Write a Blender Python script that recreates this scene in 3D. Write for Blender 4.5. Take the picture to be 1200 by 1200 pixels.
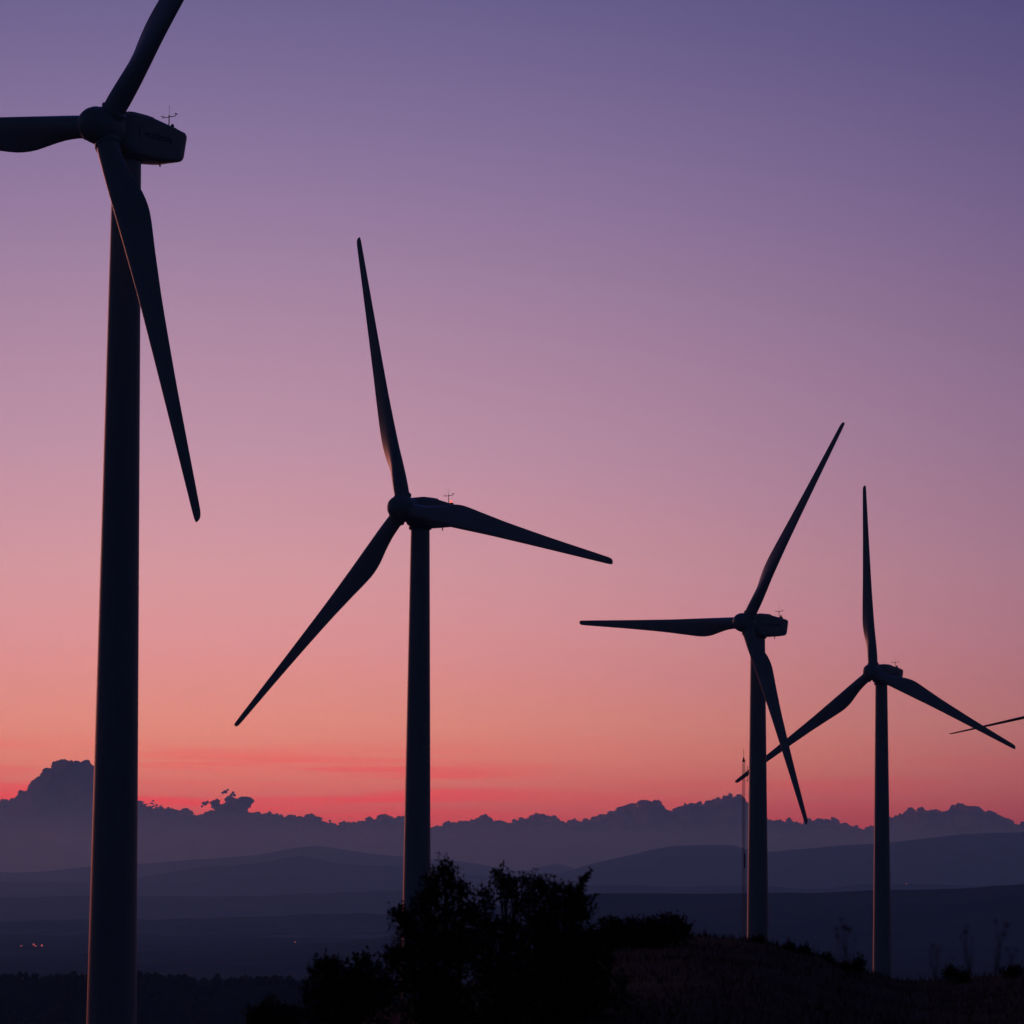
import bpy, math, random
from mathutils import Vector, Matrix, noise
R = math.radians
random.seed(11)
for o in list(bpy.data.objects): bpy.data.objects.remove(o)
S = bpy.context.scene
COL = S.collection

# ------------------------------------------------------------------ camera
F = 4330.0                       # focal length in pixels of a 1200 px frame
PITCH = math.atan(440 / F)
EYE = 1.7
cam = bpy.data.objects.new('camera', bpy.data.cameras.new('camera'))
COL.objects.link(cam)
cam.location = (0, 0, EYE)
cam.rotation_euler = (math.pi / 2 + PITCH, 0, 0)
cam.data.sensor_width = 24.0
cam.data.lens = 24.0 * F / 1200
cam.data.shift_x = -0.25
cam.data.clip_start = 0.2
cam.data.clip_end = 250000
cam.data.dof.use_dof = True
cam.data.dof.focus_distance = 480
cam.data.dof.aperture_fstop = 4.5
S.camera = cam

# ------------------------------------------------------------------ world
SUN_AZ = R(-9.5)                  # measured from +Y towards +X
SUN_EL = R(0.6)
W = bpy.data.worlds.new('World'); S.world = W; W.use_nodes = True
nt = W.node_tree; N = nt.nodes; L = nt.links; N.clear()
def nd(t, **k):
    n = N.new(t)
    for a, b in k.items(): setattr(n, a, b)
    return n
def mth(op, a, b=None, c=None, clamp=False):
    n = nd('ShaderNodeMath', operation=op, use_clamp=clamp)
    for i, v in enumerate((a, b, c)):
        if v is None: continue
        if isinstance(v, (int, float)): n.inputs[i].default_value = v
        else: L.new(v, n.inputs[i])
    return n.outputs[0]
def mixc(f, a, b, bt='MIX'):
    n = nd('ShaderNodeMix', data_type='RGBA', blend_type=bt, clamp_factor=True)
    for i, v in ((0, f), (6, a), (7, b)):
        if isinstance(v, (int, float)): n.inputs[i].default_value = v
        elif isinstance(v, tuple): n.inputs[i].default_value = v
        else: L.new(v, n.inputs[i])
    return n.outputs[2]
def lin(r, g, b, m=1.0):
    f = lambda c: (c / 255 / 12.92 if c / 255 <= .04045 else ((c / 255 + .055) / 1.055) ** 2.4) * m
    return (f(r), f(g), f(b), 1)
def zrow(row): return math.sin(PITCH + math.atan((600 - row) / F))
tc = nd('ShaderNodeTexCoord'); sx = nd('ShaderNodeSeparateXYZ'); L.new(tc.outputs['Generated'], sx.inputs[0])
X_, Y_, Z_ = sx.outputs
hl = mth('SQRT', mth('ADD', mth('MULTIPLY', X_, X_), mth('ADD', mth('MULTIPLY', Y_, Y_), 1e-6)))
caz = mth('DIVIDE', mth('ADD', mth('MULTIPLY', X_, math.sin(SUN_AZ)), mth('MULTIPLY', Y_, math.cos(SUN_AZ))), hl)
cm1 = mth('SUBTRACT', caz, 1)
glow = mth('ADD', mth('MULTIPLY', mth('EXPONENT', mth('MULTIPLY', cm1, 27.0)), .78), mth('MULTIPLY', mth('EXPONENT', mth('MULTIPLY', cm1, 2.0)), .22))
ZM = 0.5
def ramp(stops):
    r = nd('ShaderNodeValToRGB'); e = r.color_ramp.elements
    for i, (p, c) in enumerate(stops):
        if i < 2: e[i].position = p / ZM; e[i].color = c
        else:
            q = e.new(p / ZM); q.color = c
    return r
SKY_ROWS = [  # photo row, colour seen there in mid frame
    (1030, (196, 62, 84)), (985, (205, 72, 88)), (955, (214, 88, 98)), (925, (222, 108, 106)), (890, (228, 122, 112)), (850, (228, 132, 122)),
    (800, (224, 136, 134)), (740, (220, 140, 146)), (670, (212, 144, 154)), (600, (202, 142, 160)), (520, (186, 138, 164)), (440, (173, 132, 164)),
    (350, (158, 125, 162)), (260, (143, 117, 160)), (170, (128, 109, 155)), (80, (113, 100, 149)), (0, (101, 93, 143))]
SKY_GAIN = 1.02
GAIN_ROWS = [(0, (1.12, 1.14, 1.08)), (400, (1.10, 1.22, 1.16)), (600, (1.02, 1.26, 1.33)), (800, (1.05, 1.44, 1.66)), (900, (1.07, 1.68, 1.98)), (1100, (1.08, 1.55, 1.85))]
def gained(row, c):
    c = lin(*c, SKY_GAIN)
    for (a, p), (b, q) in zip(GAIN_ROWS, GAIN_ROWS[1:]):
        if a <= row <= b:
            t_ = (row - a) / (b - a); return tuple(c[i] * (p[i] + (q[i] - p[i]) * t_) for i in range(3)) + (1,)
stops = [(max(0.0, zrow(r)), gained(r, c)) for r, c in SKY_ROWS] + [(0.34, lin(79, 86, 168)), (0.5, lin(50, 70, 162))]
rp = ramp(stops)
L.new(mth('DIVIDE', Z_, ZM, clamp=True), rp.inputs[0])
# thin afterglow streaks low over the horizon
az = mth('ARCTAN2', X_, Y_)
cv = nd('ShaderNodeCombineXYZ'); L.new(mth('MULTIPLY', az, 9.0), cv.inputs[0]); L.new(mth('MULTIPLY', mth('ADD', Z_, mth('MULTIPLY', az, .012)), 170.0), cv.inputs[1])
ns = nd('ShaderNodeTexNoise'); ns.inputs['Scale'].default_value = 1.0; ns.inputs['Detail'].default_value = 5; ns.inputs['Roughness'].default_value = .55
ns.inputs['Distortion'].default_value = .4
L.new(cv.outputs[0], ns.inputs['Vector'])
def mapr(v, a, b, c, d, sm=True):
    n = nd('ShaderNodeMapRange', interpolation_type='SMOOTHSTEP' if sm else 'LINEAR')
    L.new(v, n.inputs[0])
    for i, q in enumerate((a, b, c, d)): n.inputs[i + 1].default_value = q
    return n.outputs[0]
band = mth('MULTIPLY', mapr(Z_, .010, .024, 0, 1), mapr(Z_, .028, .042, 1, 0))
azl = mapr(az, R(-6.5), R(-2.5), 1.0, .30)
streak = mth('MULTIPLY', mth('MULTIPLY', mapr(ns.outputs[0], .44, .62, 0, 1), band), azl)
skyc = mixc(mth('MULTIPLY', streak, .72), rp.outputs[0], lin(240, 72, 88, 1.15))
glow_b = mth('ADD', mth('MULTIPLY', mth('EXPONENT', mth('MULTIPLY', cm1, 17.0)), .78), mth('MULTIPLY', mth('EXPONENT', mth('MULTIPLY', cm1, 2.0)), .22))
def split(c):
    n = nd('ShaderNodeSeparateColor'); L.new(c, n.inputs[0]); return n.outputs
d1, d2 = split(mixc(glow, (.0042, .0100, .0300, 1), skyc)), split(mixc(glow_b, (.0042, .0100, .0300, 1), skyc))   # blue reaches farther round than red
cc = nd('ShaderNodeCombineColor'); L.new(d1[0], cc.inputs[0]); L.new(d1[1], cc.inputs[1]); L.new(d2[2], cc.inputs[2])
dim = cc.outputs[0]                      # away from the afterglow the sky falls to night blue
zen = mapr(Z_, .3, .9, 1, .25)
mz = nd('ShaderNodeMix', data_type='RGBA', blend_type='MULTIPLY'); mz.inputs[0].default_value = 1
L.new(dim, mz.inputs[6]); L.new(zen, mz.inputs[7])
below = mapr(Z_, -.02, .0, 0, 1)
out = mixc(below, lin(22, 20, 34, .6), mz.outputs[2])
sky = nd('ShaderNodeTexSky', sky_type='NISHITA'); sky.sun_disc = False
sky.sun_elevation = SUN_EL; sky.sun_rotation = SUN_AZ
bgn = nd('ShaderNodeBackground'); L.new(sky.outputs[0], bgn.inputs[0]); bgn.inputs[1].default_value = .0015
bg = nd('ShaderNodeBackground'); L.new(out, bg.inputs[0]); bg.inputs[1].default_value = 1.0
ad = nd('ShaderNodeAddShader'); L.new(bg.outputs[0], ad.inputs[0]); L.new(bgn.outputs[0], ad.inputs[1])
wo = nd('ShaderNodeOutputWorld'); L.new(ad.outputs[0], wo.inputs[0])
W.cycles.sampling_method = 'MANUAL'; W.cycles.sample_map_resolution = 1024

# ------------------------------------------------------------------ sun (already on the horizon, far left)
sl = bpy.data.lights.new('sun', 'SUN'); sl.energy = 0.36; sl.angle = R(22); sl.color = (1.0, .36, .30)
sun = bpy.data.objects.new('sun', sl); COL.objects.link(sun)
sdir = Vector((math.sin(R(-34)) * math.cos(R(2)), math.cos(R(-34)) * math.cos(R(2)), math.sin(R(2))))
sun.rotation_euler = (-sdir).to_track_quat('-Z', 'Y').to_euler()
S.view_settings.view_transform = 'Standard'; S.view_settings.look = 'None'
S.view_settings.exposure = 0; S.view_settings.gamma = 1
S.cycles.volume_bounces = 1
S.cycles.max_bounces = 6
S.cycles.use_denoising = True

# ------------------------------------------------------------------ helpers
def at(px, row, Y):
    """the point at forward distance Y that the photo shows at (px, row)"""
    k = (600 - row) / F
    z = Y * (k * math.cos(PITCH) + math.sin(PITCH)) / (math.cos(PITCH) - k * math.sin(PITCH))
    d = Y * math.cos(PITCH) + z * math.sin(PITCH)
    return Vector(((px - 900) / F * d, Y, z + EYE))
def tag(o, label=None, cat=None, group=None, kind=None):
    if label: o['label'] = label
    if cat: o['category'] = cat
    if group: o['group'] = group
    if kind: o['kind'] = kind
    return o
def empty(name, loc=(0, 0, 0), rz=0):
    o = bpy.data.objects.new(name, None); COL.objects.link(o)
    o.location = loc; o.rotation_euler = (0, 0, rz); o.empty_display_size = .5
    return o
class MB:
    def __init__(s): s.v = []; s.f = []
    def add(s, vs, fs):
        b = len(s.v); s.v += [tuple(v) for v in vs]; s.f += [tuple(i + b for i in f) for f in fs]
    def rings(s, rings, close=True, caps=True):
        n = len(rings[0]); vs = [p for r in rings for p in r]; fs = []
        for i in range(len(rings) - 1):
            for j in range(n if close else n - 1):
                k = (j + 1) % n
                fs.append((i * n + j, i * n + k, (i + 1) * n + k, (i + 1) * n + j))
        if caps:
            fs.append(tuple(reversed(range(n)))); fs.append(tuple((len(rings) - 1) * n + j for j in range(n)))
        s.add(vs, fs)
    def tube(s, pts, rad, n=6):
        pts = [Vector(p) for p in pts]
        if not isinstance(rad, (list, tuple)): rad = [rad] * len(pts)
        rs = []
        for i, p in enumerate(pts):
            t = (pts[min(i + 1, len(pts) - 1)] - pts[max(i - 1, 0)]).normalized()
            a = t.orthogonal().normalized() if i == 0 else (a - t * a.dot(t)).normalized()
            b = t.cross(a)
            rs.append([p + (a * math.cos(q) + b * math.sin(q)) * rad[i] for q in [2 * math.pi * k / n for k in range(n)]])
        s.rings(rs)
    def box(s, c, d):
        x, y, z = c; a, b, e = d[0] / 2, d[1] / 2, d[2] / 2
        s.add([(x + i * a, y + j * b, z + k * e) for k in (-1, 1) for j in (-1, 1) for i in (-1, 1)],
              [(0, 2, 3, 1), (4, 5, 7, 6), (0, 1, 5, 4), (2, 6, 7, 3), (0, 4, 6, 2), (1, 3, 7, 5)])
    def build(s, name, mat, parent=None, smooth=True, auto=None):
        me = bpy.data.meshes.new(name); me.from_pydata(s.v, [], s.f); me.update()
        me.materials.append(mat)
        if smooth: me.polygons.foreach_set('use_smooth', [True] * len(me.polygons))
        if auto: me.set_sharp_from_angle(angle=R(auto))
        o = bpy.data.objects.new(name, me); COL.objects.link(o)
        if parent: o.parent = parent
        return o

def material(name, col, rough=.6, spec=.5, var=None, vscale=1.0, bump=0, bscale=1.0, stretch=None):
    m = bpy.data.materials.new(name); m.use_nodes = True
    t = m.node_tree; b = t.nodes['Principled BSDF']
    b.inputs['Base Color'].default_value = (*col, 1); b.inputs['Roughness'].default_value = rough
    b.inputs['Specular IOR Level'].default_value = spec
    c = t.nodes.new('ShaderNodeTexCoord'); mp = t.nodes.new('ShaderNodeMapping'); t.links.new(c.outputs['Object'], mp.inputs[0])
    if stretch: mp.inputs['Scale'].default_value = stretch
    if var:
        n = t.nodes.new('ShaderNodeTexNoise'); n.inputs['Scale'].default_value = vscale; n.inputs['Detail'].default_value = 6
        t.links.new(mp.outputs[0], n.inputs['Vector'])
        r = t.nodes.new('ShaderNodeValToRGB'); r.color_ramp.elements[0].position = .35; r.color_ramp.elements[1].position = .68
        r.color_ramp.elements[0].color = (*col, 1); r.color_ramp.elements[1].color = (*var, 1)
        t.links.new(n.outputs[0], r.inputs[0]); t.links.new(r.outputs[0], b.inputs['Base Color'])
    if bump:
        n = t.nodes.new('ShaderNodeTexNoise'); n.inputs['Scale'].default_value = bscale; n.inputs['Detail'].default_value = 8
        t.links.new(mp.outputs[0], n.inputs['Vector'])
        bp = t.nodes.new('ShaderNodeBump'); bp.inputs['Strength'].default_value = bump
        bp.inputs['Distance'].default_value = .3 / bscale
        t.links.new(n.outputs[0], bp.inputs['Height']); t.links.new(bp.outputs[0], b.inputs['Normal'])
    return m
def emissive(name, col, strength):
    m = bpy.data.materials.new(name); m.use_nodes = True; b = m.node_tree.nodes['Principled BSDF']
    b.inputs['Base Color'].default_value = (*col, 1); b.inputs['Emission Color'].default_value = (*col, 1)
    b.inputs['Emission Strength'].default_value = strength
    return m
M = {
 'tower': material('tower_paint', (.50, .51, .52), .38, .5, (.42, .43, .44), .35, stretch=(1, 1, .12)),
 'blade': material('blade_gelcoat', (.50, .51, .52), .35, .5, (.44, .45, .46), .25),
 'nacelle': material('nacelle_fibreglass', (.48, .49, .50), .4, .5, (.42, .43, .44), .6),
 'steel': material('dark_steel', (.12, .12, .13), .5, .5, (.08, .08, .08), 3),
 'galv': material('galvanised_steel', (.22, .22, .23), .45, .5, (.16, .16, .17), 3),
 'logo': material('logo_paint', (.10, .13, .17), .5, .4, (.13, .16, .20), 4),
 'leaf': material('leaf', (.035, .045, .02), .6, .3, (.055, .062, .03), 3),
 'bark': material('bark', (.06, .05, .04), .9, .2, (.09, .075, .06), 9, .4, 12),
 'grass': material('dry_grass', (.055, .048, .032), .85, .05, (.03, .036, .022), 1.2),
 'weed': material('dry_weed', (.08, .065, .045), .8, .2, (.06, .055, .035), 5),
 'forest': material('forest', (.02, .027, .017), .9, 0, (.075, .07, .045), .0018, .5, .004),
 'tree_far': material('far_tree', (.03, .038, .02), .9, 0, (.05, .055, .028), .05),
 'cloud': material('cloud', (.75, .74, .75), 1, 0, (.68, .67, .69), .0006, .35, .0012),
}
cm_ = M['cloud'].node_tree; tb = cm_.nodes.new('ShaderNodeBsdfTranslucent'); tb.inputs[0].default_value = (.97, .85, .95, 1)
mxs = cm_.nodes.new('ShaderNodeMixShader'); mxs.inputs[0].default_value = .85
cm_.links.new(cm_.nodes['Principled BSDF'].outputs[0], mxs.inputs[1]); cm_.links.new(tb.outputs[0], mxs.inputs[2])
cm_.links.new(mxs.outputs[0], [n for n in cm_.nodes if n.type == 'OUTPUT_MATERIAL'][0].inputs[0])
red_lamp = emissive('red_lamp', (1, .13, .09), 1.6)
red_lens_off = material('red_lens', (.25, .03, .02), .2, .5, (.2, .02, .02), 2)
town_lamp = emissive('town_lamp', (1, .2, .13), .42)

# ------------------------------------------------------------------ ground: one sheet to the horizon
CREST = [(-600, 1330), (100, 1290), (300, 1225), (420, 1185), (560, 1150), (690, 1100), (760, 1095), (810, 1093), (880, 1099), (950, 1114), (1000, 1134), (1060, 1147), (1120, 1146), (1160, 1142), (1200, 1139), (1400, 1128), (2200, 1110)]
def interp(T, x):
    if x <= T[0][0]: return T[0][1]
    for (a, b), (c, d) in zip(T, T[1:]):
        if x <= c:
            t = (x - a) / (c - a); t = t * t * (3 - 2 * t) * .5 + t * .5
            return b + (d - b) * t
    return T[-1][1]
FALL = [(60, 0), (150, -10), (300, -16), (460, -30), (600, -35), (840, -38), (1300, -72), (2500, -105), (5000, -128), (7500, -130), (60000, -130)]
def ground_z(x, y):
    d = math.hypot(x, y)
    a = math.atan2(x, y)
    back = abs(a) > R(75)
    a = max(-R(30), min(R(30), a))
    px = 900 + F * math.tan(a)
    zc = EYE - 60 * (interp(CREST, px) - 1040) / F
    if d < 60 or back and d < 140:
        t = min(1, d / 60); t = t * t * (3 - 2 * t); z = zc * t
        z += .05 * noise.fractal(Vector((x, y, 0)) * .35, 1, 2, 4) * min(1, d / 8)
    else:
        f = interp(FALL, d)
        k = min(1, (d - 60) / 90)
        z = zc * (1 - k) + f
        z += .05 * noise.fractal(Vector((x, y, 0)) * .35, 1, 2, 4) * (1 - k)
        z += noise.noise(Vector((x, y, 0)) * .006) * 2.5 * k * (1 if d < 5000 else 3)
    return z
azs = []
a = -180.0
while a < 180:
    azs.append(a); a += .16 if -15 <= a < 9 else (1.0 if -40 <= a < 40 else 5.0)
ds = [1.5]
while ds[-1] < 44500:
    q = ds[-1]; ds.append(q + (1.2 if 20 < q < 80 else q * .07))
ds[-1] = 45000
g = MB(); nA = len(azs)
vs = [(0, 0, 0)]
for d in ds:
    for a in azs:
        x, y = d * math.sin(R(a)), d * math.cos(R(a)); vs.append((x, y, ground_z(x, y)))
fs = [(0, 1 + (j + 1) % nA, 1 + j) for j in range(nA)]
for i in range(len(ds) - 1):
    for j in range(nA):
        k = (j + 1) % nA; b = 1 + i * nA
        fs.append((b + j, b + k, b + nA + k, b + nA + j))
g.add(vs, fs)
gm = bpy.data.materials.new('ground'); gm.use_nodes = True
t = gm.node_tree; b = t.nodes['Principled BSDF']; b.inputs['Roughness'].default_value = .95; b.inputs['Specular IOR Level'].default_value = 0
c = t.nodes.new('ShaderNodeTexCoord'); sp = t.nodes.new('ShaderNodeSeparateXYZ'); t.links.new(c.outputs['Object'], sp.inputs[0])
n1 = t.nodes.new('ShaderNodeTexNoise'); n1.inputs['Scale'].default_value = .8; n1.inputs['Detail'].default_value = 8; t.links.new(c.outputs['Object'], n1.inputs['Vector'])
r1 = t.nodes.new('ShaderNodeValToRGB'); r1.color_ramp.elements[0].position = .35; r1.color_ramp.elements[1].position = .7
r1.color_ramp.elements[0].color = (.035, .035, .02, 1); r1.color_ramp.elements[1].color = (.055, .045, .034, 1); t.links.new(n1.outputs[0], r1.inputs[0])
mp = t.nodes.new('ShaderNodeMapping'); mp.inputs['Scale'].default_value = (.0011, .0006, .001); mp.inputs['Rotation'].default_value = (0, 0, .35); t.links.new(c.outputs['Object'], mp.inputs[0])
vo = t.nodes.new('ShaderNodeTexVoronoi'); vo.inputs['Scale'].default_value = 1.0; t.links.new(mp.outputs[0], vo.inputs['Vector'])
r2 = t.nodes.new('ShaderNodeValToRGB'); r2.color_ramp.elements[0].color = (.012, .018, .014, 1); r2.color_ramp.elements[1].color = (.17, .15, .14, 1)
r2.color_ramp.elements[0].position = .45
sr = t.nodes.new('ShaderNodeSeparateColor'); t.links.new(vo.outputs['Color'], sr.inputs[0]); t.links.new(sr.outputs[0], r2.inputs[0])
n3 = t.nodes.new('ShaderNodeTexNoise'); n3.inputs['Scale'].default_value = .00035; n3.inputs['Detail'].default_value = 5; t.links.new(c.outputs['Object'], n3.inputs['Vector'])
r3 = t.nodes.new('ShaderNodeValToRGB'); r3.color_ramp.elements[0].position = .45; r3.color_ramp.elements[1].position = .55; t.links.new(n3.outputs[0], r3.inputs[0])
mx0 = t.nodes.new('ShaderNodeMix'); mx0.data_type = 'RGBA'; t.links.new(r3.outputs[0], mx0.inputs[0]); mx0.inputs[6].default_value = (.012, .017, .014, 1); t.links.new(r2.outputs[0], mx0.inputs[7])
mr = t.nodes.new('ShaderNodeMapRange'); t.links.new(sp.outputs[2], mr.inputs[0]); mr.inputs[1].default_value = -124; mr.inputs[2].default_value = -108
mx = t.nodes.new('ShaderNodeMix'); mx.data_type = 'RGBA'; t.links.new(mr.outputs[0], mx.inputs[0]); sm_ = t.nodes.new('ShaderNodeMath'); sm_.operation = 'MULTIPLY'; sm_.inputs[1].default_value = .04; t.links.new(mr.outputs[0], sm_.inputs[0]); t.links.new(sm_.outputs[0], b.inputs['Specular IOR Level']); t.links.new(mx0.outputs[2], mx.inputs[6]); t.links.new(r1.outputs[0], mx.inputs[7])
t.links.new(mx.outputs[2], b.inputs['Base Color'])
bp = t.nodes.new('ShaderNodeBump'); bp.inputs['Strength'].default_value = .5; bp.inputs['Distance'].default_value = .15; t.links.new(n1.outputs[0], bp.inputs['Height']); t.links.new(bp.outputs[0], b.inputs['Normal'])
tag(g.build('ground', gm), kind='structure')

def pl(T, x):
    """smooth profile through the listed points"""
    if x <= T[0][0]: return T[0][1]
    if x >= T[-1][0]: return T[-1][1]
    for i in range(len(T) - 1):
        if x <= T[i + 1][0]:
            x0, y0 = T[i]; x1, y1 = T[i + 1]
            h = x1 - x0; t = (x - x0) / h
            m0 = (T[i + 1][1] - T[i - 1][1]) / (T[i + 1][0] - T[i - 1][0]) if i else (y1 - y0) / h
            m1 = (T[i + 2][1] - T[i][1]) / (T[i + 2][0] - T[i][0]) if i + 2 < len(T) else (y1 - y0) / h
            return (2*t**3-3*t*t+1)*y0 + (t**3-2*t*t+t)*h*m0 + (-2*t**3+3*t*t)*y1 + (t**3-t*t)*h*m1
# ------------------------------------------------------------------ hills
def hill_range(D, prof, front, back, zb, amp, px0=-1400, px1=2600, n=640, rowamp=1.0, seed=0, nf=1.0):
    h = MB(); rings = []
    K = [(-1, 0), (-.8, .12), (-.62, .27), (-.46, .45), (-.32, .62), (-.2, .78), (-.1, .91), (-.04, .98), (0, 1), (.1, .93), (.3, .65), (.6, .3), (1, 0)]
    for k, w in K:
        Y = D + (front * k if k < 0 else back * k); row = []
        for i in range(n + 1):
            px = px0 + (px1 - px0) * i / n
            r = pl(prof, px) + rowamp * (noise.fractal(Vector((px * .012 * nf, seed, 0)), .9, 2.1, 6) * 2.0)
            zt = at(px, r, D).z
            x = (px - 900) / F * Y
            z = zb + (max(zt - zb, 5)) * w
            z += amp * noise.fractal(Vector((x, Y, seed * 100)) / (front * .28), .9, 2.1, 5) * (4 * w * (1 - w))
            row.append((x, Y, z - (12 if w == 0 else 0)))
        rings.append(row)
    h.rings(rings, close=False, caps=False)
    return tag(h.build('hills', M['forest']), kind='structure')
hill_range(30000, [(-1400, 1010), (-500, 1000), (0, 1022), (110, 1016), (220, 1008), (300, 1002), (370, 992), (440, 1001), (500, 1006), (560, 1012), (610, 1021), (655, 1013), (700, 1026), (800, 1024), (1200, 1010), (1700, 1000), (2600, 1010)],
           3500, 3500, -138, 90, rowamp=.7, seed=1)
hill_range(24500, [(-1400, 1020), (-300, 1022), (0, 1034), (150, 1031), (240, 1016), (300, 1012), (355, 1003), (400, 1012), (470, 1016), (560, 1026), (640, 1026), (690, 1014), (730, 1004), (780, 993), (830, 990), (862, 991), (885, 998), (930, 996), (1000, 990), (1030, 988), (1080, 983), (1130, 978), (1200, 975), (1290, 972), (1500, 985), (2600, 1000)],
           4200, 3500, -138, 110, rowamp=.5, seed=2)
hill_range(17500, [(-1400, 1045), (0, 1052), (60, 1051), (160, 1050), (230, 1050), (300, 1051), (340, 1048), (400, 1046), (470, 1044), (560, 1047), (640, 1043), (700, 1037), (760, 1038), (800, 1040), (850, 1037), (900, 1039), (960, 1042), (1000, 1037), (1030, 1035), (1080, 1036), (1150, 1038), (1300, 1030), (2600, 1035)],
           2600, 2200, -138, 40, rowamp=.8, seed=3, nf=1.6)
hill_range(7400, [(-1400, 1140), (100, 1120), (440, 1100), (520, 1072), (600, 1058), (660, 1050), (720, 1047), (800, 1047), (900, 1047), (980, 1045), (1040, 1043), (1110, 1042), (1170, 1038), (1300, 1030), (1600, 1040), (2600, 1036)],
           2400, 1800, -137, 24, rowamp=.7, seed=4, nf=1.6)
hill_range(11500, [(-1400, 1070), (0, 1079), (80, 1078), (200, 1077), (320, 1074), (400, 1070), (470, 1072), (560, 1076), (2600, 1080)],
           1300, 1300, -136, 9, rowamp=.8, seed=5, nf=2)
WOOD = [(-1400, 1120), (-200, 1140), (60, 1149), (160, 1146), (240, 1152), (330, 1151), (430, 1156), (520, 1172), (640, 1195), (900, 1210), (2600, 1220)]
hill_range(2000, WOOD, 520, 500, -150, 4, rowamp=.8, seed=6)

# ------------------------------------------------------------------ far woods (one mass)
def icos(sub):
    import bmesh
    bm = bmesh.new(); bmesh.ops.create_icosphere(bm, subdivisions=sub, radius=1)
    v = [x.co.copy() for x in bm.verts]; f = [tuple(q.index for q in p.verts) for p in bm.faces]; bm.free(); return v, f
I1, I2, I3 = icos(1), icos(2), icos(3)
w = MB(); rnd = random.Random(5)
for i in range(4600):
    px = rnd.uniform(-260, 620); k = rnd.random() ** 1.6
    Y = 2000 - 300 * k
    zt = at(px, pl(WOOD, px), 2000).z
    wt = 1 - .62 * min(1, (2000 - Y) / (520 * .32)) * .6 if k > 0 else 1
    z = -150 + (zt + 150) * (1 - .38 * (2000 - Y) / 166 if Y > 1834 else .62 - .17 * (1834 - Y) / 73)
    r = rnd.uniform(1.1, 2.3); hgt = rnd.uniform(1.0, 1.5)
    x = (px - 900) / F * Y; off = rnd.random() * 100
    for q in range(3):
        cx, cy, cz = x + rnd.uniform(-1, 1) * r * .5, Y + rnd.uniform(-1, 1) * r * .5, z + r * .6 + rnd.uniform(0, 1) * r * hgt * .7
        rr = r * rnd.uniform(.45, .75)
        w.add([(cx + v.x * rr * (1 + .45 * noise.noise(v * 2.2 + Vector((off + q, 0, 0)))), cy + v.y * rr, cz + v.z * rr * hgt * (1 + .5 * noise.noise(v * 2.5 + Vector((0, off, q))))) for v in I1[0]], I1[1])
tag(w.build('woods', M['tree_far'], smooth=False), 'dark wooded ridge in the valley behind the nearest turbine tower', 'woods', kind='stuff')

# ------------------------------------------------------------------ clouds far behind the hills, outside the haze
CY = 66000.0
PX = CY / F                                  # metres per photo pixel at the cloud bank
def puff(m, px, row, rpx, Y=CY, squash=1.0, shape=I2, rough=.28, dz=0):
    c = at(px, row, Y); r = rpx * PX * Y / CY; o = Vector((rnd.random() * 50, rnd.random() * 50, 0))
    m.add([(c.x + v.x * r * s_, c.y + v.y * r * s_, c.z + v.z * r * s_ * squash) for v in shape[0]
           for s_ in (1 + rough * noise.fractal(v * 2.4 + o, .8, 2.1, 4),)], shape[1])
TOPS = [(-900, 960), (-500, 930), (-200, 950), (0, 943), (15, 938), (60, 932), (110, 940), (162, 943), (170, 944), (183, 948), (190, 951), (205, 949), (215, 950), (225, 955), (234, 958), (245, 955), (300, 952), (315, 955), (325, 957),
        (348, 959), (357, 955), (368, 954), (378, 964), (390, 966), (400, 967), (432, 962), (441, 960), (455, 959), (473, 956), (500, 972), (510, 971), (525, 967), (540, 964), (550, 965), (560, 957), (567, 955), (575, 961), (590, 964), (598, 963),
        (620, 959), (632, 957), (640, 955), (652, 961), (665, 963), (680, 961), (700, 956), (713, 952), (723, 949), (735, 943), (744, 942), (749, 946), (753, 940), (765, 939), (773, 940), (779, 948), (783, 952), (790, 947), (797, 945),
        (804, 941), (812, 944), (822, 943), (830, 937), (838, 938), (850, 934), (856, 933), (868, 935), (880, 948), (900, 959), (912, 963), (925, 961), (935, 966), (955, 961), (968, 959), (980, 961), (983, 966), (1000, 969), (1018, 971), (1030, 966),
        (1045, 959), (1060, 955), (1075, 950), (1083, 952), (1090, 949), (1098, 950), (1104, 953), (1112, 948), (1125, 946), (1140, 945), (1150, 949), (1155, 953), (1160, 951), (1170, 955), (1178, 958), (1190, 966), (1197, 964), (1210, 960), (1300, 950), (1500, 965), (2000, 955), (2600, 960)]
def top_at(x):
    for (a, b), (c, d) in zip(TOPS, TOPS[1:]):
        if x <= c: return b + (d - b) * (x - a) / (c - a)
    return TOPS[-1][1]
cl = MB()
x = -900
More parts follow.
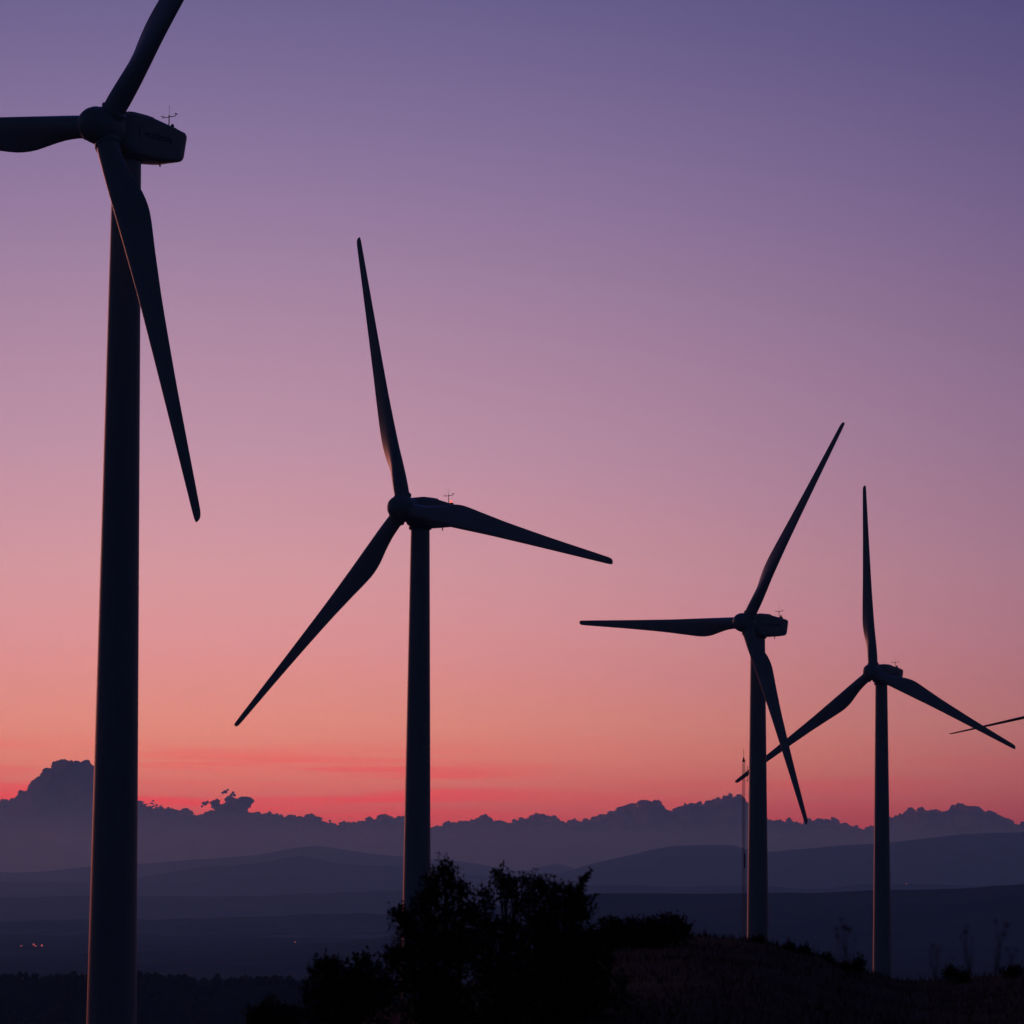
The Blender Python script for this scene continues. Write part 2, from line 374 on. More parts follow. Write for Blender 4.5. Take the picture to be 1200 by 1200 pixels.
while x < 2600:
    infr = -60 < x < 1260
    r = rnd.choice((1.6, 2.2, 2.8, 3.6, 4.6)) * rnd.uniform(.85, 1.15) if infr else rnd.uniform(12, 24)
    top = top_at(x)
    if infr: top += 2.4 - 9.0 * abs(noise.noise(Vector((x * .085, 1.3, 0)))) - 4.5 * abs(noise.noise(Vector((x * .23, 7.7, 0))))
    yy = CY + rnd.uniform(-2500, 1500); cr = top + r * .9 + rnd.uniform(-1.2, .8)
    puff(cl, x, cr, r, yy, .9, I3 if infr and r > 3 else I2, .16)
    for q in range(int(3 + r * 1.3) if infr else 0):          # smaller billows budding off the upper side
        a = rnd.uniform(.1, math.pi - .1); q_ = r * rnd.uniform(.2, .42)
        puff(cl, x + math.cos(a) * r * .88, cr - math.sin(a) * r * .8, q_, yy + rnd.uniform(-.8, .5) * r * PX * .5, .9, I2, .25)
    if infr: puff(cl, x, top + r + 6, 6, CY + 800, .9, I2, .15); puff(cl, x + rnd.uniform(-2, 2), top + 18, 12, CY + rnd.uniform(-1500, 500), .9, I2, .15)
    r2 = max(r, 3.5) * 2.2; puff(cl, x + rnd.uniform(-5, 5), top + r2 + 7, r2, CY + rnd.uniform(-3000, 2000), .8, I2 if infr else I1, .2)
    x += r * rnd.uniform(.75, 1.15)
x = -900
while x < 2600:
    top = top_at(x); puff(cl, x, top + 42, 32, CY + 1500, 1, I2, .2); puff(cl, x, top + 85, 40, CY + 1500, 1, I1, .2); x += 16
tag(cl.build('cloud_bank', M['cloud']), 'long low bank of dusky purple cumulus lying behind the mountains', 'cloud bank', kind='stuff')
tw = MB()                                    # the tower of cloud at the left edge
for (px, row, r, n) in [(86, 905, 13, 8), (74, 903, 14, 14), (98, 905, 14, 10), (60, 914, 14, 12), (46, 924, 13, 12), (30, 938, 12, 8), (84, 922, 26, 10), (62, 938, 24, 8), (110, 918, 15, 8), (106, 942, 24, 6), (20, 948, 12, 6), (128, 935, 12, 8), (145, 950, 12, 6), (70, 960, 30, 3), (110, 965, 28, 3)]:
    puff(tw, px, row, r, CY - 2500, .92, I3, .2)
    for q in range(n):
        a = rnd.uniform(-.3, math.pi + .3); rr = rnd.uniform(1.2, 3.6)
        puff(tw, px + math.cos(a) * r * .93, row - math.sin(a) * r * .88, rr, CY - 2500 - rnd.uniform(-.6, 1) * r * PX * .5, .9, I2, .35)
tag(tw.build('cloud', M['cloud']), 'tall billowing purple cloud rising above the bank beside the nearest turbine tower', 'cloud', kind=None)
rg = MB()                                    # the ragged little cloud
RAG = [(240, 942, 2.4), (236.5, 945, 1.3), (238, 941, 1.5), (243, 940, 1.8), (251, 941, 3.6), (255, 939, 2.6), (254, 944, 4), (256, 948, 5), (250, 945, 2.6), (254, 937, 1.4), (247, 941, 1.4), (264, 928, 2.2), (267, 925.5, 1.2), (261, 929, 1.4),
       (273, 929, 1.6), (274.5, 932, 1.8), (271, 931.5, 1.6), (269, 935.5, 3.4), (265.5, 937, 2.4), (263, 946, 4.4), (269, 943, 5), (277, 941, 6.5), (286, 940, 6.5), (291, 938, 4.2), (294.5, 939, 3.2), (285, 936.5, 3.4), (283, 946, 7), (274, 948, 6), (291, 944, 3),
       (260, 953, 7), (270, 954, 8), (282, 954, 8), (248, 953, 4), (242, 955, 4), (236, 957, 3)]
for px, row, r in RAG:
    puff(rg, px, row, r, CY - 2800, .85, I3, .55)
    for q in range(8):
        a = rnd.uniform(0, 6.28); puff(rg, px + math.cos(a) * r * .85, row + math.sin(a) * r * .75, r * rnd.uniform(.2, .42), CY - 2800 + rnd.uniform(-200, 200), .8, I2, .5)
tag(rg.build('cloud', M['cloud']), 'small ragged scrap of cloud sticking up right of the nearest turbine tower', 'cloud')
rg = MB()
for q in range(40): puff(rg, rnd.uniform(166, 190), 949 - rnd.random() * 11 * (.4 + .6 * rnd.random()), rnd.uniform(.8, 2.2), CY - 2800, .6, I1, .7)
tag(rg.build('cloud', M['cloud']), 'tiniest wisp of cloud just at the right edge of the nearest tower', 'cloud')

# ------------------------------------------------------------------ wind turbine
HUB_H, OVER, ROT = 78.0, 2.9, 37.0
TILT, CONE = R(5.1), R(2.1)
def circle(c, r, n, ax='z'):
    return [Vector((c[0] + r * math.cos(q), c[1] + r * math.sin(q), c[2])) for q in [2 * math.pi * k / n for k in range(n)]]
def blade_mb():
    m = MB(); n = 28; rings = []
    KEY = [(1.25, .94, 1.0, 17), (2.6, .95, 1.0, 17), (4.2, 1.04, .86, 16.5), (5.8, 1.22, .62, 15.5), (7.4, 1.42, .44, 14), (9.0, 1.50, .35, 12), (10.6, 1.45, .30, 9.6),
           (13, 1.30, .26, 7), (17, 1.07, .22, 4.5), (21, .90, .2, 3), (25, .75, .19, 1.6), (29, .62, .18, .7), (33, .50, .17, .2), (35.6, .42, .16, 0)]
    def key(c, r): return pl([(k[0], k[c]) for k in KEY], r)
    rr_ = [1.25 + (35.6 - 1.25) * i / 46 for i in range(47)]
    ST = [(r, key(1, r), min(1, key(2, r)), key(3, r)) for r in rr_] + [(36.3, .39, .16, 0), (36.7, .33, .16, 0), (36.92, .22, .17, 0), (37, .08, .2, 0)]
    for (r, hc, th, tw_) in ST:
        c = 2 * hc; ring = []; blend = min(1, max(0, (1 - th) / .5))
        for k in range(n):
            q = 2 * math.pi * k / n
            xx = .5 * (1 + math.cos(q))                      # 1 at the leading edge
            xn = 1 - xx
            yt = 5 * (.2969 * math.sqrt(max(xn, 0)) - .126 * xn - .3516 * xn**2 + .2843 * xn**3 - .1015 * xn**4)
            af = (yt * th * c) * (1 if math.sin(q) >= 0 else -1)
            ci = .5 * c * math.sin(q) * th
            y = ci * (1 - blend) + af * blend + blend * c * .02 * math.sin(math.pi * xn)
            le = .94 + (.52 - .94) * min(1, max(0, (r - 3) / 12)) if r < 15 else .52 * hc / 1.185
            le = min(le, hc)
            x = -c + c * xx + le
            a = R(tw_)
            ring.append(Vector((x * math.cos(a) + y * math.sin(a), -x * math.sin(a) + y * math.cos(a), r)))
        rings.append(ring)
    m.rings(rings); return m
def rrect(y, hw, top, bot, cr, k=5):
    pts = []
    for (cx, cz, a0) in ((hw - cr, top - cr, 0), (-hw + cr, top - cr, 90), (-hw + cr, bot + cr, 180), (hw - cr, bot + cr, 270)):
        for i in range(k + 1):
            a = R(a0 + 90 * i / k); pts.append((cx + cr * math.cos(a), y, cz + cr * math.sin(a)))
    return pts
def text_mesh(body, size, mat, name, ext=.008):
    cu = bpy.data.curves.new(name, 'FONT'); cu.body = body; cu.size = size; cu.extrude = ext; cu.offset = .012; cu.space_character = 1.02
    o = bpy.data.objects.new('tmp', cu); COL.objects.link(o)
    dg = bpy.context.evaluated_depsgraph_get(); me = bpy.data.meshes.new_from_object(o.evaluated_get(dg)); me.name = name
    bpy.data.objects.remove(o); me.materials.clear(); me.materials.append(mat)
    q = bpy.data.objects.new(name, me); COL.objects.link(q); return q
def make_turbine():
    root = empty('wind_turbine')
    m = MB(); hs = [-3, 0, 6, 14, 22, 30, 38, 46, 54, 62, 70, HUB_H - 2.35]
    m.rings([circle((0, 0, z), (2.3 + .0235 * (HUB_H - z)) / 2, 64) for z in hs])
    tower = m.build('tower', M['tower'], root, auto=40)
    for z in (17.5, 37.0, 56.5):
        r = (2.3 + .0235 * (HUB_H - z)) / 2; m = MB()
        m.rings([circle((0, 0, z - .05), r - .02, 64), circle((0, 0, z - .04), r + .005, 64), circle((0, 0, z + .04), r + .005, 64), circle((0, 0, z + .05), r - .02, 64)])
        m.build('flange', M['tower'], tower, auto=30)
    m = MB(); rb = (2.3 + .0235 * (HUB_H - 1.6)) / 2
    m.rings([rr for rr in ([(math.sin(a) * (rb + o_), -math.cos(a) * (rb + o_), z) for a, z in
             [(-.24, .5), (.24, .5), (.24, 2.4), (.14, 2.62), (-.14, 2.62), (-.24, 2.4)]] for o_ in (-.05, .05))])
    m.build('door', M['steel'], tower, smooth=False)
    m = MB(); m.rings([circle((0, 0, HUB_H - 2.38), 1.32, 48), circle((0, 0, HUB_H - 2.30), 1.42, 48), circle((0, 0, HUB_H - 1.9), 1.42, 48)])
    m.build('yaw_ring', M['steel'], root, auto=30)
    # nacelle, in hub coordinates moved to the hub
    hub = Vector((0, -OVER, HUB_H))
    m = MB(); st = [(1.35, 1.10, 1.05, -1.25, .55), (1.55, 1.30, 1.28, -1.6, .5), (1.9, 1.42, 1.42, -1.85, .42), (2.6, 1.5, 1.5, -1.98, .36), (3.6, 1.5, 1.5, -2.02, .34), (5.0, 1.5, 1.46, -2.02, .34),
                    (6.2, 1.5, 1.30, -1.92, .34), (7.4, 1.5, 1.12, -1.78, .34), (8.35, 1.46, .96, -1.66, .36), (8.62, 1.36, .84, -1.56, .38), (8.72, 1.2, .66, -1.40, .38)]
    def slant(p, y): k_ = max(0, min(1, (y - 7.2) / 1.2)); return Vector((p[0], p[1] + (p[2] + .3) * .20 * k_, p[2]))
    m.rings([[slant(p, s[0]) + hub for p in rrect(*s)] for s in st])
    nac = m.build('nacelle', M['nacelle'], root, auto=38)
    m = MB(); m.rings([[Vector(p) + hub for p in rrect(y, 1.08, tp, tp - .5, .14)] for y, tp in ((1.75, 1.46), (1.95, 1.60), (2.6, 1.68), (4.2, 1.68), (5.0, 1.63), (5.12, 1.50))])
    m.build('roof_hatch', M['nacelle'], nac, auto=35)
    m = MB(); m.tube([hub + Vector((.5, 6.4, -1.8)), hub + Vector((.5, 6.45, -2.25))], .07, 8); m.build('drain_pipe', M['steel'], nac)
    # wind sensors at the tail
    mast = MB(); p0 = hub + Vector((0, 8.05, .98))
    mast.tube([p0, p0 + Vector((0, 0, 1.5))], .045, 8)
    mast.tube([p0 + Vector((-.72, 0, 1.32)), p0 + Vector((.72, 0, 1.36))], .035, 8)
    mast.tube([p0 + Vector((0, 0, 1.4)), p0 + Vector((.02, 0, 2.35))], .014, 6)
    mo = mast.build('sensor_mast', M['steel'], nac)
    m = MB()
    for k in range(3):
        a = k * 2.094; c = p0 + Vector((-.72 + .12 * math.cos(a), .12 * math.sin(a), 1.46)); m.add([c + v * .05 for v in I1[0]], I1[1])
    m.tube([p0 + Vector((-.72, 0, 1.3)), p0 + Vector((-.72, 0, 1.48))], .02, 6)
    m.build('anemometer', M['steel'], nac)
    m = MB(); q = p0 + Vector((.72, 0, 1.36)); m.tube([q, q + Vector((0, 0, .14))], .02, 6); m.box(q + Vector((0, .08, .17)), (.015, .34, .1)); m.build('wind_vane', M['steel'], nac, smooth=False)
    m = MB(); m.box(p0 + Vector((.12, .30, .16)), (.5, .44, .56)); m.build('lamp_base', M['steel'], nac, smooth=False)
    m = MB(); c = p0 + Vector((.12, .30, .54)); m.rings([circle(c + Vector((0, 0, dz)), rr, 16) for dz, rr in ((-.1, .15), (.10, .15), (.2, .10), (.24, .03))]); m.build('obstruction_light', red_lens_off, nac)
    # lettering on the side
    tx = text_mesh('ecotècnia', .86, M['logo'], 'lettering'); tx.parent = nac
    sl_ = math.atan(.04)
    tx.matrix_local = Matrix.Translation(hub + Vector((1.512, 3.35, -.32))) @ Matrix(((0, 0, 1, 0), (1, 0, 0, 0), (0, 1, 0, 0), (0, 0, 0, 1)))
    m = MB(); n = 20; a_ = []; b_ = []
    for i in range(n + 1):
        q = R(80 + 170 * i / n); th = .10 * math.sin(math.pi * i / n)
        a_.append((math.cos(q) * .72, math.sin(q) * .72)); b_.append((math.cos(q) * (.72 - th) + .01, math.sin(q) * (.72 - th)))
    vs = [(1.516, 3.35 + x_, -.10 + z_) for x_, z_ in a_ + b_]
    m.add([Vector(v) + hub for v in vs], [(i, i + 1, n + 2 + i, n + 1 + i) for i in range(n)])
    m.build('crescent_emblem', M['logo'], nac, smooth=False)
    # rotor: built facing -Y, tilted
    B0 = Matrix.Translation(hub) @ Matrix.Rotation(-TILT, 4, 'X')
    m = MB(); prof = [(-2.45, .02), (-2.42, .3), (-2.3, .66), (-2.08, .98), (-1.75, 1.25), (-1.35, 1.44), (-.9, 1.53), (-.3, 1.56), (.7, 1.56), (1.1, 1.5), (1.32, 1.3)]
    m.rings([[(rr * math.cos(q), y, rr * math.sin(q)) for q in [2 * math.pi * k / 48 for k in range(48)]] for y, rr in prof])
    ho = m.build('hub', M['nacelle'], root, auto=50); ho.matrix_local = B0
    cm = MB(); cm.rings([circle((0, 0, z), r, 40) for z, r in ((1.2, 1.02), (1.56, 1.03), (1.6, 1.1), (1.76, 1.1), (1.8, .97))])
    cm.box((1.1, 0, 1.66), (.2, .26, .2))
    cm.build('blade_collar', M['nacelle'], ho, auto=30)
    bm_ = blade_mb(); bl = bm_.build('blade', M['blade'], root, auto=60)
    for k in range(2):
        c2 = ho.children[0].copy(); COL.objects.link(c2); c2.parent = ho
        b2 = bl.copy(); COL.objects.link(b2); b2.parent = root
    return root
def set_rotor(root, phase, pitch=0):
    B0 = Matrix.Translation(Vector((0, -OVER, HUB_H))) @ Matrix.Rotation(-TILT, 4, 'X')
    bl = [c for c in root.children if c.name.startswith('blade')]
    ho = [c for c in root.children if c.name.startswith('hub')][0]
    cl_ = [c for c in ho.children if c.name.startswith('blade_collar')]
    for k in range(3):
        t_ = phase + k * 2 * math.pi / 3
        rot = Matrix.Rotation(t_, 4, 'Y')
        bl[k].matrix_local = B0 @ rot @ Matrix.Rotation(CONE, 4, 'X') @ Matrix.Rotation(-pitch, 4, 'Z')
        cl_[k].matrix_local = rot
def copy_tree(o, parent=None):
    c = o.copy(); COL.objects.link(c); c.parent = parent
    for ch in list(o.children): copy_tree(ch, c)
    return c
proto = make_turbine()
DATA = [  # hub x, hub height over the eye, distance, yaw, rotor phase, blade pitch, label
    (-54.72, 62.26, 299.5, 32.0, 36.98, 0, 'biggest and nearest wind turbine, cut off by the left and top edges'),
    (-45.20, 46.81, 456.8, 38.02, -15.81, 0, 'wind turbine with a glowing red lamp on its nacelle, rising behind the leafy oak bushes'),
    (-3.61, 42.50, 595.8, 42.38, 32.91, 0, 'wind turbine right behind the thin lattice mast, one blade pointing level to the left'),
    (20.44, 41.61, 717.2, 34.30, -4.62, 0, 'rightmost wind turbine whose tower is in view, one blade pointing straight up'),
    (72.9, 42.0, 845.0, 36.0, 260.0, 84, 'wind turbine mostly outside the right edge, only a thin blade tip in view')]
for i, (hx, hz, D, yaw, ph, pit, lab) in enumerate(DATA):
    o = proto if i == 0 else copy_tree(proto)
    a = R(yaw); o.rotation_euler = (0, 0, -a)
    o.location = (hx + OVER * math.sin(a), D + OVER * math.cos(a), hz + EYE - HUB_H)
    set_rotor(o, R(ph), R(pit))
    tag(o, lab, 'wind turbine', 'row of wind turbines along the ridge')
    if i == 1:
        for ch in o.children_recursive:
            if ch.name.startswith('obstruction_light'):
                ch.data = ch.data.copy(); ch.data.materials[0] = red_lamp; ch.scale = (1, 1, 1)
                ch['label'] = 'glowing red lamp'

# ------------------------------------------------------------------ lattice mast
def lattice_mast():
    Y = 640; top = at(871.5, 893, Y); base_z = ground_z(top.x, Y)
    root = empty('lattice_mast', (top.x, Y, base_z)); H = top.z - base_z; w_ = .26
    P = [(w_ * math.cos(a), w_ * math.sin(a)) for a in (R(90), R(210), R(330))]
    m = MB()
    for (x, y) in P: m.tube([(x, y, -1), (x, y, H)], .032, 6)
    m.build('leg_frame', M['galv'], root)
    m = MB(); z = 0; s = .62
    while z < H - s:
        for k in range(3):
            a, b_ = P[k], P[(k + 1) % 3]; m.tube([(*a, z), (*b_, z + s)], .022, 4); m.tube([(*a, z), (*b_, z)], .02, 4)
        z += s
    m.build('bracing', M['galv'], root)
    m = MB(); m.rings([circle((0, 0, H), .27, 12), circle((0, 0, H + .2), .25, 12), circle((0, 0, H + .85), .05, 12)]); m.build('top_cap', M['steel'], root)
    m = MB(); m.tube([(0, 0, H + .9), (0, 0, H + 2.3)], .035, 6); m.build('lightning_rod', M['steel'], root)
    m = MB(); m.tube([(0, 0, H - 1.4), (.75, 0, H - 1.4)], .03, 6); m.tube([(.68, 0, H - 3.4), (.68, 0, H - .7)], .05, 6); m.tube([(0, 0, H - 3.2), (.75, 0, H - 3.2)], .03, 6); m.build('side_antenna', M['steel'], root)
    m = MB(); m.box((.2, 0, H - 17), (.26, .3, 2.6)); m.build('equipment_box', M['steel'], root, smooth=False)
    tag(root, 'thin three-legged lattice mast standing just left of a turbine tower', 'mast')
lattice_mast()

# ------------------------------------------------------------------ far lamps on the plain
def far_lamp(px, row, Y, r, label, hgt):
    p = at(px, row, Y); gz = p.z - hgt
    root = empty('street_lamp', (p.x, p.y, gz))
    m = MB(); m.tube([(0, 0, -3), (0, 0, hgt)], .25, 8); m.build('post', M['steel'], root)
    m = MB(); m.add([Vector((0, 0, hgt)) + v * r for v in I2[0]], I2[1]); m.build('lamp', town_lamp, root)
    tag(root, label, 'lamp', 'red lamps far out on the plain')
far_lamp(25, 1109, 8200, 2.3, 'leftmost of the red lamps on the dark plain left of the nearest tower', 14)
far_lamp(39.5, 1107, 8500, 2.4, 'upper of the close pair of red lamps on the dark plain', 14)
far_lamp(41.8, 1109, 8200, 2.0, 'lower of the close pair of red lamps on the dark plain', 14)
far_lamp(49, 1108, 8350, 2.2, 'red lamp just right of the close pair on the dark plain', 14)
far_lamp(346, 1104, 8900, 1.6, 'lone dim red lamp on the plain between the two nearest towers', 14)
far_lamp(1062, 1035.5, 16600, 2.6, 'faint red lamp on the low hills right of the rightmost tower', 120)

# ------------------------------------------------------------------ shrubs
def leaf(m, p, d, up, ln, wd):
    d = d.normalized(); s = d.cross(up)
    if s.length < .01: s = d.orthogonal()
    s.normalize(); n = s.cross(d)
    m.add([p, p + d * ln * .45 + s * wd * .5 + n * wd * .18, p + d * ln, p + d * ln * .45 - s * wd * .5 + n * wd * .18], [(0, 1, 2), (0, 2, 3)])
def shrub(name, label, cat, Y, base_px, lobes, shoots=(), dens=1.0, lsize=.05, group=None, seed=0, depth=.8):
    dn = 5 if seed <= 3 else (2 if seed <= 6 else 0)
    lobes = [(a, b + dn, c, d) for a, b, c, d in lobes]; shoots = [(a, b + dn, c, d + dn, e) for a, b, c, d, e in shoots]
    rn = random.Random(seed); s = Y / F
    bx = at(base_px, 1100, Y).x; bz = ground_z(bx, Y); base = Vector((bx, Y, bz))
    root = empty(name, base)
    lv = MB(); st = MB()
    def vec(sc=1): return Vector((rn.gauss(0, sc), rn.gauss(0, sc), rn.gauss(0, sc)))
    def cluster(p, d, n, L_):
        for i in range(n):
            t_ = rn.random(); q = p + d * L_ * t_ + vec(lsize * .2)
            ld = (d * .5 + vec(.75)); leaf(lv, q - base, ld, Vector((0, 0, 1)) + vec(.5), lsize * rn.uniform(.7, 1.25), lsize * rn.uniform(.38, .6))
    for (px, row, rx, rz) in lobes:
        c = at(px, row, Y + rn.uniform(-.25, .25)); ax, az_ = rx * s, rz * s; ay = max(ax, az_) * depth
        vol = ax * ay * az_
        ncl = int(dens * (18 + 2600 * (ax * az_)) * (.62 if row < 1075 and seed <= 3 else 1))
        t0 = base + vec(.06); t0.z = bz - .05
        mid = t0.lerp(c, .55) + vec(.05)
        st.tube([t0 - base, mid - base, c - base], [.03, .018, .008], 5)
        for i in range(ncl):
            u = vec(1).normalized() * (rn.random() ** .42)
            lump = 1 + .28 * noise.noise(u * 2.6 + Vector((px * .13, row * .11, 0)))
            p = c + Vector((u.x * ax, u.y * ay, u.z * az_)) * lump
            d = (Vector((u.x, u.y, u.z + .55)) + vec(.35)).normalized()
            cluster(p, d, rn.randint(5, 9), lsize * 2.0)
            if rn.random() < .2: st.tube([p - base - d * .06, p - base + d * lsize * 1.8], .0025, 3)
        for i in range(int(5 + ax * 34)):                       # short leafy twigs breaking the outline
            u = vec(1).normalized(); u.z = abs(u.z) * .9 + .1
            p = c + Vector((u.x * ax, u.y * ay, u.z * az_)) * .9
            d = (u + Vector((0, 0, .7)) + vec(.3)).normalized(); L_ = rn.uniform(.05, .17)
            st.tube([c.lerp(p, .5) - base, p - base, p + d * L_ - base], [.005, .004, .0015], 4)
            cluster(p, d, rn.choice((2, 5, 7, 9, 12)), L_)
    for (x0, r0, x1, r1, n) in shoots:
        a_, b_ = at(x0, r0, Y), at(x1, r1, Y); b_.y += rn.uniform(-.1, .1)
        mdl = a_.lerp(b_, .5) + vec(.012)
        st.tube([a_ - base, mdl - base, b_ - base], [.006, .004, .002], 5)
        for i in range(n):
            t_ = rn.random(); p = a_.lerp(b_, t_)
            leaf(lv, p + vec(.006) - base, (b_ - a_).normalized() * .6 + vec(.6), vec(1), lsize * rn.uniform(.7, 1.2), lsize * rn.uniform(.4, .6))
    lv.build('foliage', M['leaf'], root, smooth=False); st.build('branches', M['bark'], root)
    tag(root, label, cat, group); return root
G = 'evergreen bushes on the near slope'
shrub('oak_bush', 'tallest pointed evergreen bush, standing in front of the second tower from the left', 'bush', 36, 515,
      [(520, 1022, 8, 11), (512, 1033, 10, 10), (524, 1036, 12, 13), (506, 1046, 12, 12), (540, 1046, 6, 9), (518, 1058, 20, 18), (500, 1068, 16, 14), (540, 1072, 16, 16), (470, 1071, 8, 6), (474, 1082, 9, 7),
       (482, 1096, 14, 12), (510, 1090, 26, 20), (462, 1124, 14, 11), (480, 1125, 24, 20), (520, 1120, 34, 26), (500, 1160, 46, 34), (530, 1190, 50, 36), (545, 1105, 22, 20)],
      [(518, 1020, 521, 1008, 14), (514, 1024, 512, 1013, 12), (527, 1028, 531, 1016, 12), (536, 1050, 543, 1024, 26), (540, 1052, 548, 1031, 18), (505, 1040, 500, 1026, 12), (472, 1075, 462, 1063, 12), (465, 1120, 450, 1115, 12),
       (549, 1080, 551, 1027, 3), (553, 1080, 557, 1036, 4), (545, 1080, 547, 1034, 2)], 1.0, group=G, seed=1)
shrub('oak_bush', 'evergreen bush with a narrow leafy top, between the tallest bush and the sprawling one', 'bush', 38, 592,
      [(585, 1026, 3.5, 6), (590, 1036, 8, 8), (606, 1035, 9, 7), (594, 1048, 10, 8), (606, 1050, 12, 14), (566, 1047, 5, 7), (566, 1064, 11, 10), (562, 1082, 18, 16), (610, 1068, 12, 14), (586, 1088, 20, 12),
       (575, 1118, 40, 30), (600, 1160, 50, 40), (620, 1100, 24, 20)],
      [(585, 1026, 584, 1017, 10), (588, 1032, 590, 1022, 8), (604, 1032, 610, 1025, 8), (563, 1045, 566, 1037, 10), (558, 1062, 556, 1048, 8), (571, 1060, 575, 1044, 8), (577, 1062, 580, 1050, 6)], 1.0, group=G, seed=2)
shrub('oak_bush', 'sprawling evergreen bush with a leafy sprig reaching out to its upper right', 'bush', 35, 650,
      [(625, 1033, 4, 6), (633, 1042, 10, 8), (648, 1044, 14, 10), (640, 1058, 22, 16), (662, 1056, 14, 14), (672, 1048, 7, 6), (650, 1078, 26, 18), (680, 1046, 6, 7), (676, 1062, 9, 10), (682, 1072, 5, 5), (666, 1100, 30, 18), (640, 1110, 36, 24),
       (665, 1140, 50, 34), (640, 1185, 60, 36), (690, 1114, 28, 22), (712, 1100, 20, 10), (700, 1170, 40, 40)],
      [(676, 1046, 680, 1024, 18), (680, 1030, 694, 1015, 30), (678, 1038, 687, 1020, 20), (684, 1028, 690, 1022, 14), (680, 1068, 698, 1058, 24), (682, 1070, 690, 1062, 12), (624, 1032, 623, 1024, 8), (650, 1040, 655, 1033, 8), (668, 1046, 672, 1034, 12)],
      1.0, group=G, seed=3)
shrub('oak_bush', 'low evergreen bush at the left foot of the tallest one, with two rounded tops', 'bush', 40, 400,
      [(384, 1136, 12, 12), (376, 1146, 12, 14), (396, 1142, 12, 14), (424, 1132, 11, 9), (430, 1146, 16, 14), (410, 1160, 24, 18), (380, 1172, 26, 22), (430, 1178, 30, 28), (390, 1200, 40, 24), (446, 1160, 16, 20)],
      [(383, 1130, 382, 1121, 12), (388, 1134, 391, 1124, 10), (374, 1142, 370, 1131, 10), (419, 1130, 418, 1120, 10), (427, 1128, 431, 1121, 10), (412, 1150, 411, 1134, 8)], 1.0, group=G, seed=4)
shrub('oak_bush', 'lowest and leftmost evergreen bush, barely rising above the bottom edge', 'bush', 41, 318,
      [(318, 1188, 16, 12), (302, 1194, 10, 10), (340, 1192, 14, 12), (320, 1206, 30, 16)], [(316, 1184, 317, 1175, 8), (302, 1190, 300, 1181, 8)], 1.0, group=G, seed=5)
shrub('oak_bush', 'broad low rounded bush on the hill crest right of the sprawling one', 'bush', 52, 765,
      [(716, 1087, 12, 10), (728, 1091, 12, 8), (744, 1088, 13, 12), (760, 1087, 13, 10), (778, 1086, 13, 11), (790, 1086, 14, 11), (802, 1091, 7, 6), (760, 1102, 30, 14), (785, 1100, 22, 12), (720, 1104, 26, 16)],
      [(738, 1080, 737, 1074, 8), (752, 1080, 754, 1074, 8), (706, 1084, 704, 1077, 8), (724, 1086, 727, 1081, 6)], 1.0, group=G, seed=6)
tuft = [(887, 1104, 7, 5, 'leafy tuft on the crest at the foot of the lattice mast'), (925, 1112, 4, 6, 'first small leafy plant down the slope from the lattice mast'), (941, 1116, 7, 6, 'wider small leafy plant halfway down the slope'),
        (968, 1125, 6, 6, 'small leafy plant low on the slope by the tall weed'), (1006, 1131, 8, 9, 'bushy little plant touching the left foot of the rightmost tower'), (990, 1136, 8, 7, 'squat little plant under the tall weed with dark heads'),
        (1113, 1140, 8, 7, 'dark rounded clump on the flat ground right of the rightmost tower'), (1128, 1146, 10, 6, 'low clump just right of the dark rounded clump'), (1186, 1140, 14, 6, 'low spreading clump near the right edge of the photo')]
for i, (px, row, rx, rz, lab) in enumerate(tuft):
    rx, rz = rx * .78, rz * .72; shrub('low_plant', lab, 'plant', 57, px, [(px - rx * .35, row + rz * .5, rx * .6, rz * .7), (px + rx * .45, row + rz * .3, rx * .5, rz * .8)], [(px + q * rx * .6, row, px + q * rx * .8 + random.uniform(-1, 1), row - rz * random.uniform(.9, 2.3), 8) for q in (-1, -.4, .2, .9)], 1.6, .045, 'low plants along the hill crest', seed=20 + i)

# ------------------------------------------------------------------ tall dry weeds close to the camera
def weed(label, Y, base_px, stems, group='tall dry weeds on the near ground'):
    rn = random.Random(int(base_px)); bx = at(base_px, 1100, Y).x; base = Vector((bx, Y, ground_z(bx, Y)))
    root = empty('dry_weed', base); m = MB(); fork = at(base_px, 1145, Y)
    m.tube([(0, 0, -.05), (fork - base) * .5 + Vector((.01, 0, 0)), fork - base], [.004, .003, .0025], 6)
    heads = []
    for (px, row, r) in stems:
        e = at(px, row, Y); e.y += rn.uniform(-.08, .08); mid = fork.lerp(e, .5) + Vector((rn.uniform(-.02, .02), 0, 0))
        m.tube([fork - base, mid - base, e - base], [.0022, .0016, .0012], 5); heads.append((e, r))
    m.build('stem', M['weed'], root)
    for e, r in heads:
        h = MB()
        for i in range(46):
            u = Vector((rn.gauss(0, 1), rn.gauss(0, 1), rn.gauss(0, 1))).normalized()
            h.tube([e - base, e - base + u * r * rn.uniform(.6, 1.1)], [.0006, .0012], 3)
        h.build('seed_head', M['weed'], root)
    tag(root, label, 'weed', group)
weed('tall dry weed with a cluster of dark seed heads just left of the rightmost tower', 14, 997, [(986, 1077, 0.0073), (989, 1086, 0.0114), (994, 1089, 0.0135), (981, 1088, 0.0083), (981, 1096, 0.0094), (990, 1113, 0.0083), (1002, 1100, 0.0052)])
weed('short dry weed with a fuzzy top right of the rightmost tower', 14, 1096, [(1094, 1108, 0.0094), (1099, 1112, 0.0083), (1090, 1114, 0.0073), (1096, 1118, 0.0062)])
weed('slender dry weed with one dark head, in the middle of the right-hand weeds', 14, 1137, [(1133, 1085, 0.0062), (1132, 1092, 0.0104), (1127, 1098, 0.0073), (1138, 1100, 0.0052)])
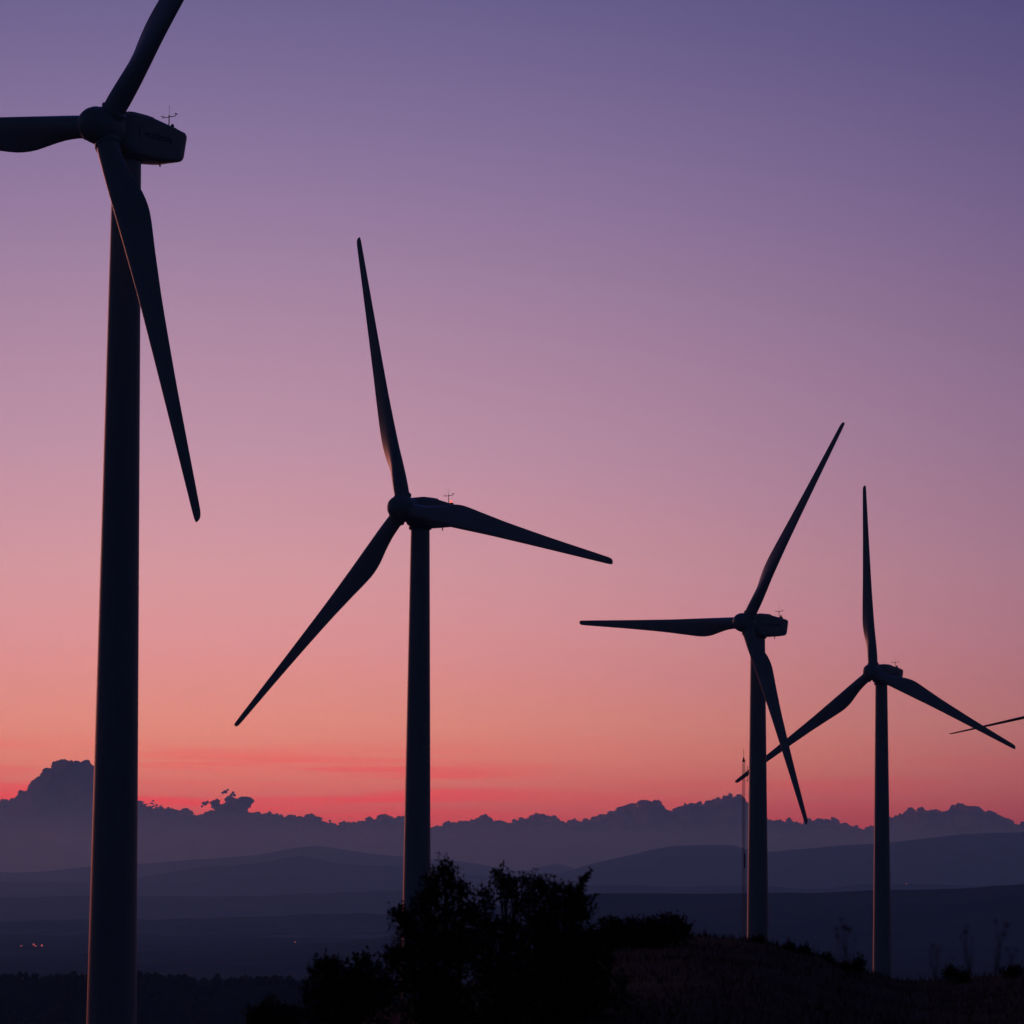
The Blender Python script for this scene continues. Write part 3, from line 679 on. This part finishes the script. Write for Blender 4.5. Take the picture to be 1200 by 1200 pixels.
weed('tallest of the right-hand dry weeds with heads spread like a fork', 14, 1166, [(1167, 1080, 0.0078), (1180, 1084, 0.0114), (1176, 1095, 0.0094), (1170, 1098, 0.0047)])
weed('dry weed with two widely forked heads closest to the right edge', 14, 1186, [(1180, 1112, 0.0078), (1192, 1113, 0.0073), (1186, 1120, 0.0042)])
weed('tiny dry weed with a single head between the clump and the slender weed', 14, 1117, [(1117, 1121, 0.0057)])

# ------------------------------------------------------------------ grass over the near slope
gr = MB(); rn = random.Random(9)
for i in range(46000):
    px = rn.uniform(-150, 1350); Y = rn.uniform(24, 74)
    x = (px - 900) / F * Y; z = ground_z(x, Y)
    if noise.noise(Vector((x * .8, Y * .5, 3))) < -.25 and rn.random() < .8: continue
    h = rn.uniform(.04, .11) * (1 + .6 * noise.noise(Vector((x * 1.7, Y, 0)))) * (1.7 if rn.random() < .03 else 1)
    a = rn.uniform(0, 6.28); wv = Vector((math.cos(a), math.sin(a), 0)) * rn.uniform(.003, .007); ln = Vector((rn.gauss(0, .3), rn.gauss(0, .3), 0)) * h
    p = Vector((x, Y, z - .01))
    gr.add([p - wv, p + wv, p + wv * .7 + ln * .4 + Vector((0, 0, h * .6)), p - wv * .7 + ln * .4 + Vector((0, 0, h * .6)), p + ln + Vector((0, 0, h))], [(0, 1, 2, 3), (3, 2, 4)])
tag(gr.build('grass', M['grass'], smooth=False), 'short dry grass covering the dark near slope', 'grass', kind='stuff')

# ------------------------------------------------------------------ haze
HB = 46500; hz = MB(); zlo, zhi = -150.0, 640.0
hz.box((0, 0, (zlo + zhi) / 2), (2 * HB, 2 * HB, zhi - zlo))
hm = bpy.data.materials.new('haze'); hm.use_nodes = True; t = hm.node_tree; t.nodes.clear()
pv = t.nodes.new('ShaderNodeVolumePrincipled'); ou = t.nodes.new('ShaderNodeOutputMaterial'); t.links.new(pv.outputs[0], ou.inputs['Volume'])
pv.inputs['Color'].default_value = (.225, .58, 1, 1); pv.inputs['Absorption Color'].default_value = (1, 1, 1, 1); pv.inputs['Density'].default_value = 5.7e-5; pv.inputs['Anisotropy'].default_value = .55
hz_o = hz.build('haze', hm, smooth=False)
tag(hz_o, 'thin dusky evening haze over the plain and hills', 'haze', kind='stuff')
